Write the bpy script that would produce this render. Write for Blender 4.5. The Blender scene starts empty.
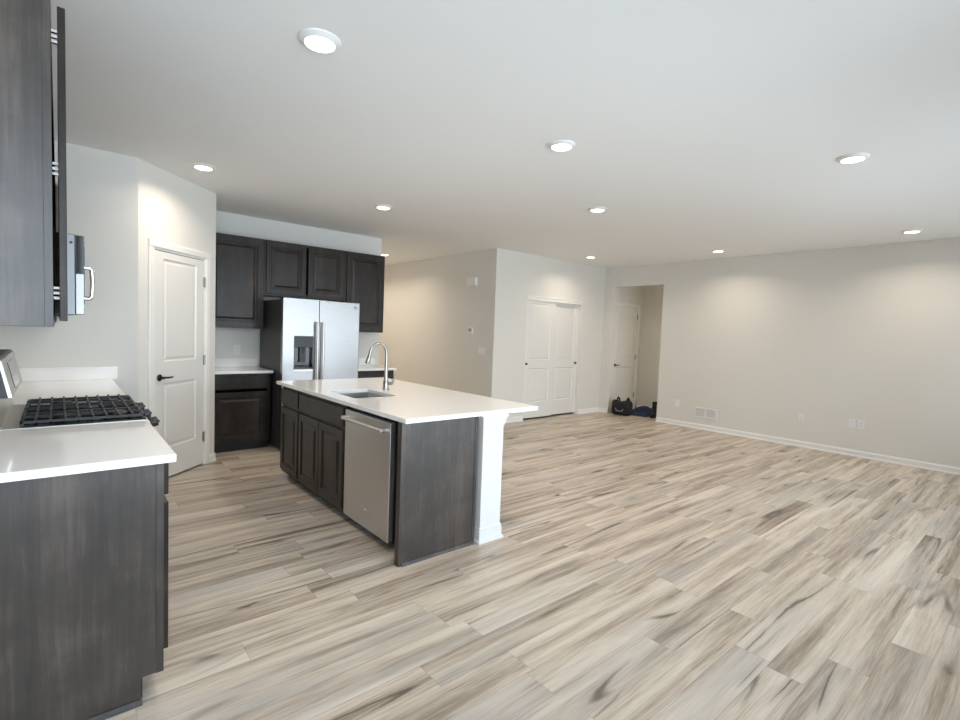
import bpy, bmesh, math, random
from mathutils import Matrix, Vector
C = bpy.context.scene.collection
S = bpy.context.scene
R = math.radians

# ------------------------------------------------------------------ camera
CAM_F, CAM_YAW, CAM_PITCH, CAM_ROLL, CAM_H = 497.36, 40.2985, 3.186, 2.156, 1.4395
cd = bpy.data.cameras.new('camera'); cam = bpy.data.objects.new('camera', cd); C.objects.link(cam)
yw, pt, rl = R(CAM_YAW), R(CAM_PITCH), R(CAM_ROLL)
fw = Vector((math.sin(yw)*math.cos(pt), math.cos(yw)*math.cos(pt), -math.sin(pt)))
rt = Vector((math.cos(yw), -math.sin(yw), 0)); up = rt.cross(fw)
r2 = rt*math.cos(rl) + up*math.sin(rl); u2 = -rt*math.sin(rl) + up*math.cos(rl)
M = Matrix((r2, u2, -fw)).transposed().to_4x4(); M.translation = Vector((0, 0, CAM_H))
cam.matrix_world = M
cd.sensor_width = 36; cd.lens = CAM_F/960*36; cd.clip_start = .02
S.camera = cam

# ------------------------------------------------------------------ world, light, exposure
SKY_STRENGTH = 5.0
LAMP_WATT = 5.4
S.view_settings.view_transform = 'Standard'; S.view_settings.look = 'None'
S.view_settings.gamma = 1; S.view_settings.use_curve_mapping = False
S.view_settings.exposure = 0.42
S.cycles.diffuse_bounces = 8; S.cycles.max_bounces = 14; S.cycles.transparent_max_bounces = 8
S.cycles.caustics_reflective = False; S.cycles.caustics_refractive = False
S.cycles.sample_clamp_indirect = 6
W = bpy.data.worlds.new('daylight'); S.world = W; W.use_nodes = True
nt = W.node_tree; nt.nodes.clear()
wo = nt.nodes.new('ShaderNodeOutputWorld'); bg = nt.nodes.new('ShaderNodeBackground')
tc = nt.nodes.new('ShaderNodeTexCoord'); sx = nt.nodes.new('ShaderNodeSeparateXYZ'); cr = nt.nodes.new('ShaderNodeValToRGB')
mr = nt.nodes.new('ShaderNodeMapRange'); mr.inputs[1].default_value = -.3; mr.inputs[2].default_value = .7
nt.links.new(tc.outputs['Generated'], sx.inputs[0]); nt.links.new(sx.outputs[2], mr.inputs[0]); nt.links.new(mr.outputs[0], cr.inputs[0])
e = cr.color_ramp.elements
e[0].position = 0.0; e[0].color = (.64, .76, .87, 1)
e[1].position = 1.0; e[1].color = (.55, .76, 1.0, 1)
k = e.new(.27); k.color = (.70, .81, .92, 1)
k = e.new(.32); k.color = (.78, .89, .98, 1)
nt.links.new(cr.outputs[0], bg.inputs[0]); nt.links.new(bg.outputs[0], wo.inputs[0])
bg.inputs[1].default_value = SKY_STRENGTH

CEIL = 2.7432
BACK_Y = -1.0
BAY_Y, BAY_X = -.45, 2.8          # unseen window bay on the kitchen side, added for light and panel reflections
WINDOWS = [(-2.1, -.02, .35, 2.62, BAY_Y), (.12, 2.65, .35, 2.62, BAY_Y), (3.0, 5.4, .04, 2.4, BACK_Y), (5.8, 7.2, .6, 2.3, BACK_Y)]     # x0, x1, z0, z1, y of the wall behind the camera
for (a, b, c, d, wy) in WINDOWS:
    ld = bpy.data.lights.new('window_portal', 'AREA'); ld.shape = 'RECTANGLE'; ld.size = b-a; ld.size_y = d-c
    ld.cycles.is_portal = True
    lo = bpy.data.objects.new('window_portal', ld); C.objects.link(lo)
    lo.location = ((a+b)/2, wy-.14, (c+d)/2); lo.rotation_euler = (R(90), 0, 0)

# ------------------------------------------------------------------ material helpers
def mat(name, col=(.8, .8, .8), rough=.5, metal=0, spec=.5, coat=0, build=None):
    m = bpy.data.materials.new(name); m.use_nodes = True
    b = m.node_tree.nodes['Principled BSDF']
    b.inputs['Base Color'].default_value = (*col, 1); b.inputs['Roughness'].default_value = rough
    b.inputs['Metallic'].default_value = metal; b.inputs['Specular IOR Level'].default_value = spec
    b.inputs['Coat Weight'].default_value = coat
    if build: build(m.node_tree, b)
    return m
class N:
    """small node builder"""
    def __init__(s, t): s.t = t
    def n(s, ty, **k):
        x = s.t.nodes.new(ty)
        for a, v in k.items(): setattr(x, a, v)
        return x
    def put(s, sock, v):
        if hasattr(v, 'is_output'): s.t.links.new(v, sock)
        elif isinstance(v, (tuple, list)) and len(v) == 3 and sock.type == 'RGBA': sock.default_value = (*v, 1)
        else: sock.default_value = v
    def math(s, op, a, b=0.0, c=None, clamp=False):
        x = s.n('ShaderNodeMath', operation=op, use_clamp=clamp); s.put(x.inputs[0], a); s.put(x.inputs[1], b)
        if c is not None: s.put(x.inputs[2], c)
        return x.outputs[0]
    def xyz(s, x, y, z):
        c = s.n('ShaderNodeCombineXYZ'); s.put(c.inputs[0], x); s.put(c.inputs[1], y); s.put(c.inputs[2], z); return c.outputs[0]
    def noise(s, v, scale=1, detail=2, rough=.5, dist=0):
        x = s.n('ShaderNodeTexNoise'); s.put(x.inputs['Vector'], v); x.inputs['Scale'].default_value = scale
        x.inputs['Detail'].default_value = detail; x.inputs['Roughness'].default_value = rough; x.inputs['Distortion'].default_value = dist
        return x.outputs[0]
    def ramp(s, f, stops, interp='LINEAR'):
        x = s.n('ShaderNodeValToRGB'); s.put(x.inputs[0], f); el = x.color_ramp.elements; x.color_ramp.interpolation = interp
        while len(el) < len(stops): el.new(.5)
        for e_, (p, c) in zip(el, stops):
            e_.position = p; e_.color = (c, c, c, 1) if isinstance(c, (int, float)) else (*c, 1)
        return x.outputs[0]
    def mix(s, f, a, b, mode='MIX'):
        x = s.n('ShaderNodeMix', data_type='RGBA', blend_type=mode); s.put(x.inputs[0], f); s.put(x.inputs[6], a); s.put(x.inputs[7], b)
        return x.outputs[2]
    def obj(s):
        c = s.n('ShaderNodeTexCoord'); x = s.n('ShaderNodeSeparateXYZ'); s.t.links.new(c.outputs['Object'], x.inputs[0])
        return c.outputs['Object'], x.outputs[0], x.outputs[1], x.outputs[2]
    def bump(s, b, h, strength=.1, dist=.01):
        x = s.n('ShaderNodeBump'); x.inputs['Strength'].default_value = strength; x.inputs['Distance'].default_value = dist
        s.put(x.inputs['Height'], h); s.t.links.new(x.outputs[0], b.inputs['Normal'])

def paint(scale):
    def f(t, b):
        q = N(t); v, *_ = q.obj()
        q.bump(b, q.noise(v, scale, 3), .04, .003)
    return f
def floor_build(t, b):
    q = N(t); v, x, y, z = q.obj()
    w, L = .155, 1.22
    yr = q.math('DIVIDE', y, w); row = q.math('FLOOR', yr); fy = q.math('FRACT', yr)
    wn = q.n('ShaderNodeTexWhiteNoise', noise_dimensions='1D'); q.put(wn.inputs['W'], row)
    xo = q.math('ADD', q.math('DIVIDE', x, L), q.math('MULTIPLY', wn.outputs[0], 7.3))
    col = q.math('FLOOR', xo); fx = q.math('FRACT', xo)
    w3 = q.n('ShaderNodeTexWhiteNoise', noise_dimensions='3D'); q.put(w3.inputs['Vector'], q.xyz(row, col, .5))
    sc = q.n('ShaderNodeSeparateXYZ'); t.links.new(w3.outputs['Color'], sc.inputs[0])
    r1, rB, rC = sc.outputs[0], sc.outputs[1], sc.outputs[2]
    seed = q.math('MULTIPLY', r1, 40.0)
    # broad streaks that run along a plank
    broad = q.noise(q.xyz(q.math('MULTIPLY', x, .55), q.math('MULTIPLY', y, 9.0), seed), 1, 4, .62, .25)
    mid = q.noise(q.xyz(q.math('MULTIPLY', x, 1.0), q.math('MULTIPLY', y, 34.0), seed), 1, 4, .6, .5)
    fine = q.noise(q.xyz(q.math('MULTIPLY', x, 7.0), q.math('MULTIPLY', y, 190.0), seed), 1, 3, .6)
    tone = q.math('ADD', q.math('MULTIPLY', broad, 1.0), q.math('MULTIPLY', mid, .36))
    tone = q.math('ADD', tone, q.math('MULTIPLY', fine, .34))
    tone = q.math('ADD', tone, q.math('MULTIPLY', q.math('SUBTRACT', rB, .5), .09))
    c1 = q.ramp(q.math('SUBTRACT', tone, .34), [(.24, (.19, .14, .10)), (.36, (.345, .272, .205)), (.46, (.48, .395, .305)), (.55, (.59, .50, .40)), (.70, (.69, .605, .50))])
    gn = q.noise(q.xyz(q.math('MULTIPLY', x, 1.1), q.math('MULTIPLY', y, 9.0), q.math('ADD', seed, 21.0)), 1, 2)
    gm = q.math('ADD', q.math('MULTIPLY', rC, .35), q.math('MULTIPLY', gn, .9))
    grey = q.mix(q.math('MULTIPLY', q.ramp(gm, [(.58, 0.0), (.9, 1.0)]), .5), c1, (.42, .395, .365))
    # knots, smudges beside them, and thin dark cracks along the grain
    dn = q.math('SUBTRACT', q.noise(v, 14, 3), .5)
    kv = q.xyz(q.math('ADD', q.math('MULTIPLY', x, 1.35), q.math('MULTIPLY', dn, .10)), q.math('ADD', q.math('MULTIPLY', y, 5.0), q.math('MULTIPLY', dn, .25)), seed)
    vo = q.n('ShaderNodeTexVoronoi', feature='F1'); vo.inputs['Scale'].default_value = 1.0; q.put(vo.inputs['Vector'], kv)
    knot = q.ramp(vo.outputs['Distance'], [(.02, 1.0), (.05, .75), (.08, .35), (.16, .14), (.28, 0.0)])
    rid = q.math('ABSOLUTE', q.math('SUBTRACT', q.noise(q.xyz(q.math('MULTIPLY', x, .42), q.math('ADD', q.math('MULTIPLY', y, 5.5), q.math('MULTIPLY', dn, .07)), q.math('ADD', seed, 9.0)), 1, 1, .35, 0), .5))
    crack = q.ramp(rid, [(.0, 1.0), (.005, .9), (.012, .28), (.06, 0.0)])
    cm = q.ramp(q.noise(q.xyz(q.math('MULTIPLY', x, 1.5), q.math('MULTIPLY', y, 4.0), seed), 1, 1), [(.50, 0.0), (.62, 1.0)])
    crack = q.math('MULTIPLY', crack, cm)
    dash = q.math('MULTIPLY', q.ramp(q.noise(q.xyz(q.math('MULTIPLY', x, 3.0), q.math('MULTIPLY', y, 85.0), seed), 1, 2), [(.63, 0.0), (.74, 1.0)]), q.ramp(broad, [(.38, 1.0), (.55, .25)]))
    dark = q.math('MAXIMUM', q.math('MULTIPLY', knot, .8), q.math('MAXIMUM', q.math('MULTIPLY', crack, .85), q.math('MULTIPLY', dash, .5)))
    c2 = q.mix(dark, grey, (.065, .047, .034))
    ey = q.math('MULTIPLY', q.math('MINIMUM', fy, q.math('SUBTRACT', 1.0, fy)), w)
    ex = q.math('MULTIPLY', q.math('MINIMUM', fx, q.math('SUBTRACT', 1.0, fx)), L)
    seam = q.math('LESS_THAN', q.math('MINIMUM', ex, ey), .0013)
    c3 = q.mix(q.math('MULTIPLY', seam, .3), c2, (.09, .07, .055))
    q.put(b.inputs['Base Color'], c3)
    q.put(b.inputs['Roughness'], q.math('ADD', q.math('MULTIPLY', fine, .15), .30))
    q.bump(b, q.math('SUBTRACT', fine, seam), .06, .002)
def espresso_build(stops):
  def f(t, b):
    q = N(t); v, x, y, z = q.obj()
    g = q.noise(q.xyz(q.math('MULTIPLY', x, 60.0), q.math('MULTIPLY', y, 60.0), q.math('MULTIPLY', z, 3.0)), 1, 4, .65, .4)
    blot = q.noise(v, 5.0, 4, .65)
    band = q.noise(q.xyz(q.math('MULTIPLY', x, 9.0), q.math('MULTIPLY', y, 9.0), q.math('MULTIPLY', z, .5)), 1, 2)
    m = q.math('ADD', q.math('MULTIPLY', g, .36), q.math('ADD', q.math('MULTIPLY', blot, .40), q.math('MULTIPLY', band, .30)))
    q.put(b.inputs['Base Color'], q.ramp(m, stops))
    q.bump(b, g, .05, .002)
  return f
def steel_build(RB):
  def f(t, b):
      q = N(t); v, x, y, z = q.obj()
      g = q.noise(q.xyz(q.math('MULTIPLY', x, 2.0), q.math('MULTIPLY', y, 2.0), q.math('MULTIPLY', z, 400.0)), 1, 2)
      q.put(b.inputs['Roughness'], q.math('ADD', q.math('MULTIPLY', g, .10), RB))
      q.bump(b, q.noise(q.xyz(q.math('MULTIPLY', x, 1.0), q.math('MULTIPLY', y, 1.0), q.math('MULTIPLY', z, 2.6)), 1, 1), .10, .02)
  return f
def quartz_build(t, b):
    q = N(t); v, *_ = q.obj()
    q.put(b.inputs['Base Color'], q.mix(q.noise(v, 160, 2), (.88, .865, .84), (.93, .915, .89)))
def cloth_build(scale):
    def f(t, b):
        q = N(t); v, *_ = q.obj(); q.bump(b, q.noise(v, scale, 3), .5, .004)
    return f

WALL = mat('wall_paint', (.745, .73, .685), .65, build=paint(90), spec=.3)
CEILM = mat('ceiling_paint', (.87, .87, .86), .8, build=paint(60), spec=.2)
TRIM = mat('trim_enamel', (.84, .83, .80), .35, build=paint(15))
DOORW = mat('door_enamel', (.78, .77, .735), .38, build=paint(15))
FLOOR = mat('plank_floor', rough=.4, build=floor_build)
WOOD = mat('espresso_wood', rough=.32, spec=.32, build=espresso_build([(.38, (.011, .0085, .007)), (.54, (.025, .0185, .015)), (.70, (.052, .040, .033))]))
PANEL = mat('espresso_laminate', rough=.36, spec=.8, build=espresso_build([(.40, (.012, .0088, .007)), (.53, (.032, .0235, .0185)), (.68, (.078, .059, .048))]))
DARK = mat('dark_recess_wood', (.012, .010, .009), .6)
QUARTZ = mat('white_quartz', rough=.10, build=quartz_build)
STEEL = mat('stainless_steel', (.72, .70, .67), .3, 1, build=steel_build(.36))
DSTEEL = mat('dark_stainless_steel', (.22, .225, .23), .3, 1, build=steel_build(.28))
FSTEEL = mat('polished_stainless_steel', (.335, .33, .325), .3, 1, build=steel_build(.24))
SINKM = mat('sink_steel', (.58, .58, .57), .30, 1)
NICKEL = mat('brushed_nickel', (.36, .345, .325), .28, 1)
CHROME = mat('polished_chrome', (.85, .85, .86), .08, 1)
IRON = mat('cast_iron', (.012, .012, .013), .45)
BLACKP = mat('black_plastic', (.014, .014, .016), .35)
GLOSSB = mat('black_glass', (.008, .009, .010), .06)
GREYM = mat('dark_grey_metal', (.045, .044, .043), .45, .0)
BRONZE = mat('dark_bronze', (.05, .045, .04), .3, .8)
WHITEP = mat('white_plastic', (.82, .82, .81), .35)
GREYP = mat('grey_plastic', (.35, .35, .36), .5)
COLUMN = mat('column_white', (.74, .735, .72), .35)
BLACKF = mat('black_fabric', (.012, .012, .014), .85, build=cloth_build(120))
BLUEF = mat('navy_fabric', (.007, .024, .060), .7, build=cloth_build(60))
RUBBER = mat('black_rubber', (.014, .014, .016), .6)
GLASS = mat('window_glass')
def glass_setup(m):
    t = m.node_tree; t.nodes.clear()
    o = t.nodes.new('ShaderNodeOutputMaterial'); mx = t.nodes.new('ShaderNodeMixShader')
    a = t.nodes.new('ShaderNodeBsdfTransparent'); g = t.nodes.new('ShaderNodeBsdfGlossy'); g.inputs['Roughness'].default_value = .02
    f = t.nodes.new('ShaderNodeFresnel'); f.inputs[0].default_value = 1.3
    t.links.new(f.outputs[0], mx.inputs[0]); t.links.new(a.outputs[0], mx.inputs[1]); t.links.new(g.outputs[0], mx.inputs[2]); t.links.new(mx.outputs[0], o.inputs[0])
glass_setup(GLASS)
def emit(name, col, s):
    m = bpy.data.materials.new(name); m.use_nodes = True; b = m.node_tree.nodes['Principled BSDF']
    b.inputs['Base Color'].default_value = (.9, .9, .9, 1)
    b.inputs['Emission Color'].default_value = (*col, 1); b.inputs['Emission Strength'].default_value = s; return m
LENS = emit('lamp_lens', (1, .90, .76), 6.0)

# ------------------------------------------------------------------ geometry helpers
ORG = {}
def box(bm, x0, x1, y0, y1, z0, z1, bev=0, T=None):
    vs = [Vector((x, y, z)) for x in (x0, x1) for y in (y0, y1) for z in (z0, z1)]
    if T: vs = [T @ v for v in vs]
    v = [bm.verts.new(p) for p in vs]
    fs = [bm.faces.new([v[i] for i in q]) for q in ((0, 1, 3, 2), (4, 6, 7, 5), (0, 4, 5, 1), (2, 3, 7, 6), (0, 2, 6, 4), (1, 5, 7, 3))]
    if bev:
        es = list({e for f in fs for e in f.edges})
        bmesh.ops.bevel(bm, geom=es, offset=bev, segments=2, affect='EDGES', profile=.5)
    return bm
def prism(bm, pts, axis, a, b, bev=0, T=None):
    """polygon (2-D points) extruded along axis 'x','y' or 'z' from a to b"""
    def P(p, d):
        v = {'x': (d, p[0], p[1]), 'y': (p[0], d, p[1]), 'z': (p[0], p[1], d)}[axis]
        v = Vector(v); return T @ v if T else v
    A = [bm.verts.new(P(p, a)) for p in pts]; B = [bm.verts.new(P(p, b)) for p in pts]
    fs = [bm.faces.new(A), bm.faces.new(B[::-1])]
    n = len(pts)
    for i in range(n): fs.append(bm.faces.new((A[i], B[i], B[(i+1) % n], A[(i+1) % n])))
    if bev: bmesh.ops.bevel(bm, geom=list({e for f in fs for e in f.edges}), offset=bev, segments=2, affect='EDGES', profile=.5)
    return bm
def lathe(bm, prof, T=None, seg=24):
    """profile of (radius, height) turned about local z"""
    rings = []
    for (r, h) in prof:
        if r < 1e-6:
            p = Vector((0, 0, h)); rings.append([bm.verts.new(T @ p if T else p)])
        else:
            ring = []
            for i in range(seg):
                a = 2*math.pi*i/seg; p = Vector((r*math.cos(a), r*math.sin(a), h)); ring.append(bm.verts.new(T @ p if T else p))
            rings.append(ring)
    for A, B in zip(rings, rings[1:]):
        for i in range(seg):
            j = (i+1) % seg
            if len(A) == 1 and len(B) == 1: continue
            if len(A) == 1: bm.faces.new((A[0], B[i], B[j]))
            elif len(B) == 1: bm.faces.new((A[i], B[0], A[j]))
            else: bm.faces.new((A[i], B[i], B[j], A[j]))
    for E_ in (rings[0], rings[-1]):
        if len(E_) > 1: bm.faces.new(E_)
    return bm
def tube(bm, pts, r, seg=10):
    pts = [Vector(p) for p in pts]; rad = r if isinstance(r, (list, tuple)) else [r]*len(pts)
    rings = []; prev = None
    for i, p in enumerate(pts):
        d = (pts[min(i+1, len(pts)-1)] - pts[max(i-1, 0)]).normalized()
        if prev is None:
            n = d.orthogonal().normalized()
        else:
            n = (prev - d*prev.dot(d)).normalized()
        prev = n; b = d.cross(n)
        rings.append([bm.verts.new(p + (n*math.cos(2*math.pi*k/seg) + b*math.sin(2*math.pi*k/seg))*rad[i]) for k in range(seg)])
    for A, B in zip(rings, rings[1:]):
        for k in range(seg): bm.faces.new((A[k], A[(k+1) % seg], B[(k+1) % seg], B[k]))
    bm.faces.new(rings[0][::-1]); bm.faces.new(rings[-1])
    return bm
def zto(direction, loc):
    """matrix that turns local z towards a direction"""
    q = Vector((0, 0, 1)).rotation_difference(Vector(direction)); m = q.to_matrix().to_4x4(); m.translation = Vector(loc); return m
def nb(): return bmesh.new()
def link(name, bm, m, parent=None, loc=None, smooth=False):
    bmesh.ops.recalc_face_normals(bm, faces=bm.faces)
    org = ORG[parent.name] if parent else Vector(loc or (0, 0, 0))
    bmesh.ops.translate(bm, verts=bm.verts, vec=-org)
    me = bpy.data.meshes.new(name); bm.to_mesh(me); bm.free()
    me.materials.append(m)
    if smooth:
        for p in me.polygons: p.use_smooth = True
        me.set_sharp_from_angle(angle=R(38))
    o = bpy.data.objects.new(name, me); C.objects.link(o)
    if parent: o.parent = parent
    else: o.location = org
    ORG[o.name] = org
    return o
def tag(o, label, cat, group=None):
    o['label'] = label; o['category'] = cat
    if group: o['group'] = group
    return o
def thing(name, loc, label, cat, group=None):
    o = bpy.data.objects.new(name, None); C.objects.link(o); o.location = loc; o.empty_display_size = .1
    ORG[o.name] = Vector(loc); return tag(o, label, cat, group)
def struct(name, bm, m, parent=None, loc=None, smooth=False):
    o = link(name, bm, m, parent, loc, smooth)
    if not parent: o['kind'] = 'structure'
    return o
def sthing(name, loc):
    o = bpy.data.objects.new(name, None); C.objects.link(o); o.location = loc; o['kind'] = 'structure'; o.empty_display_size = .1
    ORG[o.name] = Vector(loc); return o

def frame_T(p, xdir):
    """door frame: local x along the wall, z up, local -y out of the wall towards the viewer"""
    x = Vector((xdir[0], xdir[1], 0)).normalized(); z = Vector((0, 0, 1)); y = z.cross(x)
    m = Matrix((x, y, z)).transposed().to_4x4(); m.translation = Vector(p); return m
def ring_panel(bm, x0, x1, z0, z1, prof, T):
    """nested rectangles; prof = (inset, local y)"""
    loops = []
    for (i, y) in prof:
        loops.append([bm.verts.new(T @ Vector(c)) for c in ((x0+i, y, z0+i), (x1-i, y, z0+i), (x1-i, y, z1-i), (x0+i, y, z1-i))])
    for A, B in zip(loops, loops[1:]):
        for k in range(4): bm.faces.new((A[k], A[(k+1) % 4], B[(k+1) % 4], B[k]))
    bm.faces.new(loops[-1])
def panel_door(w, h, t, stile, rails, T, prof, bev=.002):
    """slab from (0,0) to (w,h), front face at local y=-t; rails = list of (z0,z1) of the panels"""
    bm = nb()
    box(bm, 0, stile, -t, 0, 0, h, bev, T); box(bm, w-stile, w, -t, 0, 0, h, bev, T)
    zs = [0] + [v for r in rails for v in r] + [h]
    for a, b in zip(zs[::2], zs[1::2]): box(bm, stile-.001, w-stile+.001, -t+.0004, 0, a, b, 0, T)
    for (a, b) in rails:
        ring_panel(bm, stile, w-stile, a, b, [(i, -t+d) for i, d in prof], T)
        ring_panel(bm, stile, w-stile, a, b, [(0, -t*.1), (.001, -t*.1)], T)
    return bm
CAB_PROF = [(0, 0), (.004, .005), (.010, .005), (.014, .010), (.028, .010), (.050, .002)]
DOOR_PROF = [(0, 0), (.012, .010), (.022, .010), (.040, .003)]
def cab_door(x0, x1, z0, z1, T0, t=.02, stile=.058):
    T = T0 @ Matrix.Translation((x0, 0, z0)); w, h = x1-x0, z1-z0
    return panel_door(w, h, t, stile, [(stile, h-stile)], T, CAB_PROF)
def slab_front(x0, x1, z0, z1, T0, t=.02):
    bm = nb(); box(bm, x0, x1, -t, 0, z0, z1, .004, T0); return bm
def carcass(bm, w, d, z0, z1, T, top=True, t=.018, face=.038):
    """open or closed cabinet box, local x 0..w, y 0..d behind the face, with a face frame at y=0"""
    box(bm, 0, t, .018, d, z0, z1, 0, T); box(bm, w-t, w, .018, d, z0, z1, 0, T)
    box(bm, t, w-t, .018, d, z0, z0+t, 0, T); box(bm, t, w-t, d-t, d, z0+t, z1, 0, T)
    if top: box(bm, t, w-t, .018, d-t, z1-t, z1, 0, T)
    box(bm, 0, face, 0, .0185, z0, z1, .001, T); box(bm, w-face, w, 0, .0185, z0, z1, .001, T)
    box(bm, face-.001, w-face+.001, .0003, .018, z0, z0+face, 0, T); box(bm, face-.001, w-face+.001, .0003, .018, z1-face, z1, 0, T)
    return bm
def wall(name, p0, p1, t, z0=0, z1=CEIL, holes=(), m=None):
    """inner face on the line p0-p1, thickness to the right-hand side of the direction of travel"""
    p0 = Vector((*p0, 0)); p1 = Vector((*p1, 0)); d = (p1-p0); Ln = d.length; x = d.normalized(); y = Vector((x.y, -x.x, 0))
    T = Matrix((x, y, Vector((0, 0, 1)))).transposed().to_4x4(); T.translation = p0
    bm = nb(); ss = sorted({0, Ln, *[h[0] for h in holes], *[h[1] for h in holes]})
    for a, b in zip(ss, ss[1:]):
        hs = [h for h in holes if h[0] <= a+1e-6 and h[1] >= b-1e-6]
        if not hs: box(bm, a, b, 0, t, z0, z1, 0, T)
        else:
            h = hs[0]
            if h[2] > z0+1e-4: box(bm, a, b, 0, t, z0, h[2], 0, T)
            if h[3] < z1-1e-4: box(bm, a, b, 0, t, h[3], z1, 0, T)
    return struct(name, bm, m or WALL)

# ------------------------------------------------------------------ plan (metres)
XL = -.345                       # left wall
XN = -2.3                        # left wall of the added bay beside the camera
XR = 7.9665                      # right wall
PY = 4.957                       # wall at the end of the range run
PA = Vector((.4993, PY)); PB = Vector((1.2285, 5.6857))     # pantry corner wall
KY = 6.5456                      # fridge wall
KX = 3.595                       # where the fridge wall ends
HX = 5.1605                      # hallway right wall
CY = 5.7758                      # closet wall
NX = 8.98                        # far wall of the entry nook
NY = 5.60                        # nook door wall
OP = (4.57, 5.575, 2.385)        # opening in the right wall

struct('floor', box(nb(), -2.6, 9.3, BACK_Y-.25, 11, -.1, 0), FLOOR)
struct('ceiling', box(nb(), -2.6, 9.3, BACK_Y-.25, 11, CEIL, CEIL+.1), CEILM)
wall('wall_left', (XL, KY), (XL, 2.075), .12)
wall('wall_nook_return', (XL-.12, 2.075), (XN, 2.075), .12)
wall('wall_far_left', (XN, 2.075+.12), (XN, BAY_Y), .12)
wall('wall_range_end', (PA.x, PY), (XL, PY), .1)
DS0, DS1, DH = .165, .865, 2.06        # pantry door opening, distance along the wall from the fridge-side corner
wall('wall_pantry', PB, PA, .1, holes=[(DS0, DS1, 0, DH)])
wall('wall_pantry_side', (PB.x, KY), (PB.x, PB.y), .1)
wall('wall_kitchen', (KX, KY), (XL-.12, KY), .12)
wall('wall_hallway_left', (KX, 10.6), (KX, KY+.12), .12)
wall('wall_hallway_end', (HX, 10.6), (KX-.12, 10.6), .12)
wall('wall_hallway_right', (HX, CY+.12), (HX, 10.72), .12)
CX0, CX1, CH = 5.868, 7.305, 2.06
wall('wall_closet', (XR+.12, CY), (HX, CY), .12, holes=[(XR+.12-CX1, XR+.12-CX0, 0, CH)])
bm = nb(); box(bm, HX+.12, XR+.12, CY+.7, CY+.8, 0, CEIL); box(bm, XR, XR+.1, CY+.12, CY+.7, 0, CEIL)
struct('wall_closet_inside', bm, WALL)
wall('wall_right', (XR, BACK_Y), (XR, CY), .12, holes=[(OP[0]-BACK_Y, OP[1]-BACK_Y, 0, OP[2])])
wall('wall_back', (BAY_X, BACK_Y), (XR+.12, BACK_Y), .14, holes=[(a-BAY_X, b-BAY_X, c, d) for a, b, c, d, wy in WINDOWS if wy == BACK_Y])
wall('wall_bay', (XN-.12, BAY_Y), (BAY_X, BAY_Y), .14, holes=[(a-XN+.12, b-XN+.12, c, d) for a, b, c, d, wy in WINDOWS if wy == BAY_Y])
wall('wall_bay_return', (BAY_X, BAY_Y-.14), (BAY_X, BACK_Y), .12)
ED0, ED1, EDH = 8.055, 8.845, 2.05
bm = nb(); box(bm, XR+.12, ED0, NY, NY+.1, 0, CEIL); box(bm, ED1, NX, NY, NY+.1, 0, CEIL); box(bm, ED0, ED1, NY, NY+.1, EDH, CEIL); box(bm, ED0-.1, ED1+.1, NY+.1, NY+.2, 0, CEIL)
struct('wall_nook_left', bm, WALL)
struct('wall_nook_far', box(nb(), NX, NX+.1, 2.9, NY+.2, 0, CEIL), WALL)
struct('wall_nook_end', box(nb(), XR+.12, NX, 2.9, 3.0, 0, CEIL), WALL)

# windows behind the camera: the room's daylight
for i, (a, b, c, d, wy) in enumerate(WINDOWS):
    r = sthing('window_%d' % (i+1), ((a+b)/2, wy-.07, c))
    bm = nb(); f = .05
    box(bm, a, a+f, wy-.11, wy-.03, c, d, .003); box(bm, b-f, b, wy-.11, wy-.03, c, d, .003)
    box(bm, a+f, b-f, wy-.11, wy-.03, c, c+f, .003); box(bm, a+f, b-f, wy-.11, wy-.03, d-f, d, .003)
    box(bm, (a+b)/2-.03, (a+b)/2+.03, wy-.10, wy-.04, c+f, d-f, .003)
    struct('window_frame', bm, TRIM, r)
    bm = nb(); box(bm, a+f, (a+b)/2-.03, wy-.073, wy-.068, c+f, d-f); struct('pane', bm, GLASS, r)
    bm = nb(); box(bm, (a+b)/2+.03, b-f, wy-.073, wy-.068, c+f, d-f); struct('pane', bm, GLASS, r)

# baseboards
def baseboard(name, segs, h=.083):
    bm = nb()
    for (p0, p1) in segs:      # room is on the left-hand side of travel p0 -> p1
        p0 = Vector((*p0, 0)); p1 = Vector((*p1, 0)); x = (p1-p0).normalized(); y = Vector((-x.y, x.x, 0))
        T = Matrix((x, y, Vector((0, 0, 1)))).transposed().to_4x4(); T.translation = p0; L_ = (p1-p0).length
        prism(bm, [(0, 0), (.024, 0), (.022, .012), (.0135, .018), (.0135, h-.016), (.008, h-.008), (.007, h), (0, h)], 'x', 0, L_, 0, T)
    return struct(name, bm, TRIM)
baseboard('baseboard_right', [((XR, BACK_Y), (XR, OP[0])), ((XR, OP[1]+.005), (XR, CY))])
baseboard('baseboard_closet', [((XR, CY), (CX1+.002, CY)), ((CX0-.002, CY), (HX, CY))])
baseboard('baseboard_hallway', [((HX, CY), (HX, 10.6)), ((KX, 10.6), (KX, KY))])
baseboard('baseboard_nook', [((XR+.12, NY), (ED0-.01, NY)), ((ED1+.06, NY), (NX, NY))][1:] + [((NX, 3.0), (NX, NY))])
dv = (PA-PB).normalized()
baseboard('baseboard_pantry', [(PB, PB+dv*(DS0-.065)), (PB+dv*(DS1+.065), PA)][:2])
baseboard('baseboard_pantry_side', [((PB.x, 5.925), (PB.x, PB.y))])
baseboard('baseboard_left', [((XL, 2.075), (XN, 2.075)), ((XN, 2.075), (XN, BAY_Y))])

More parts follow.
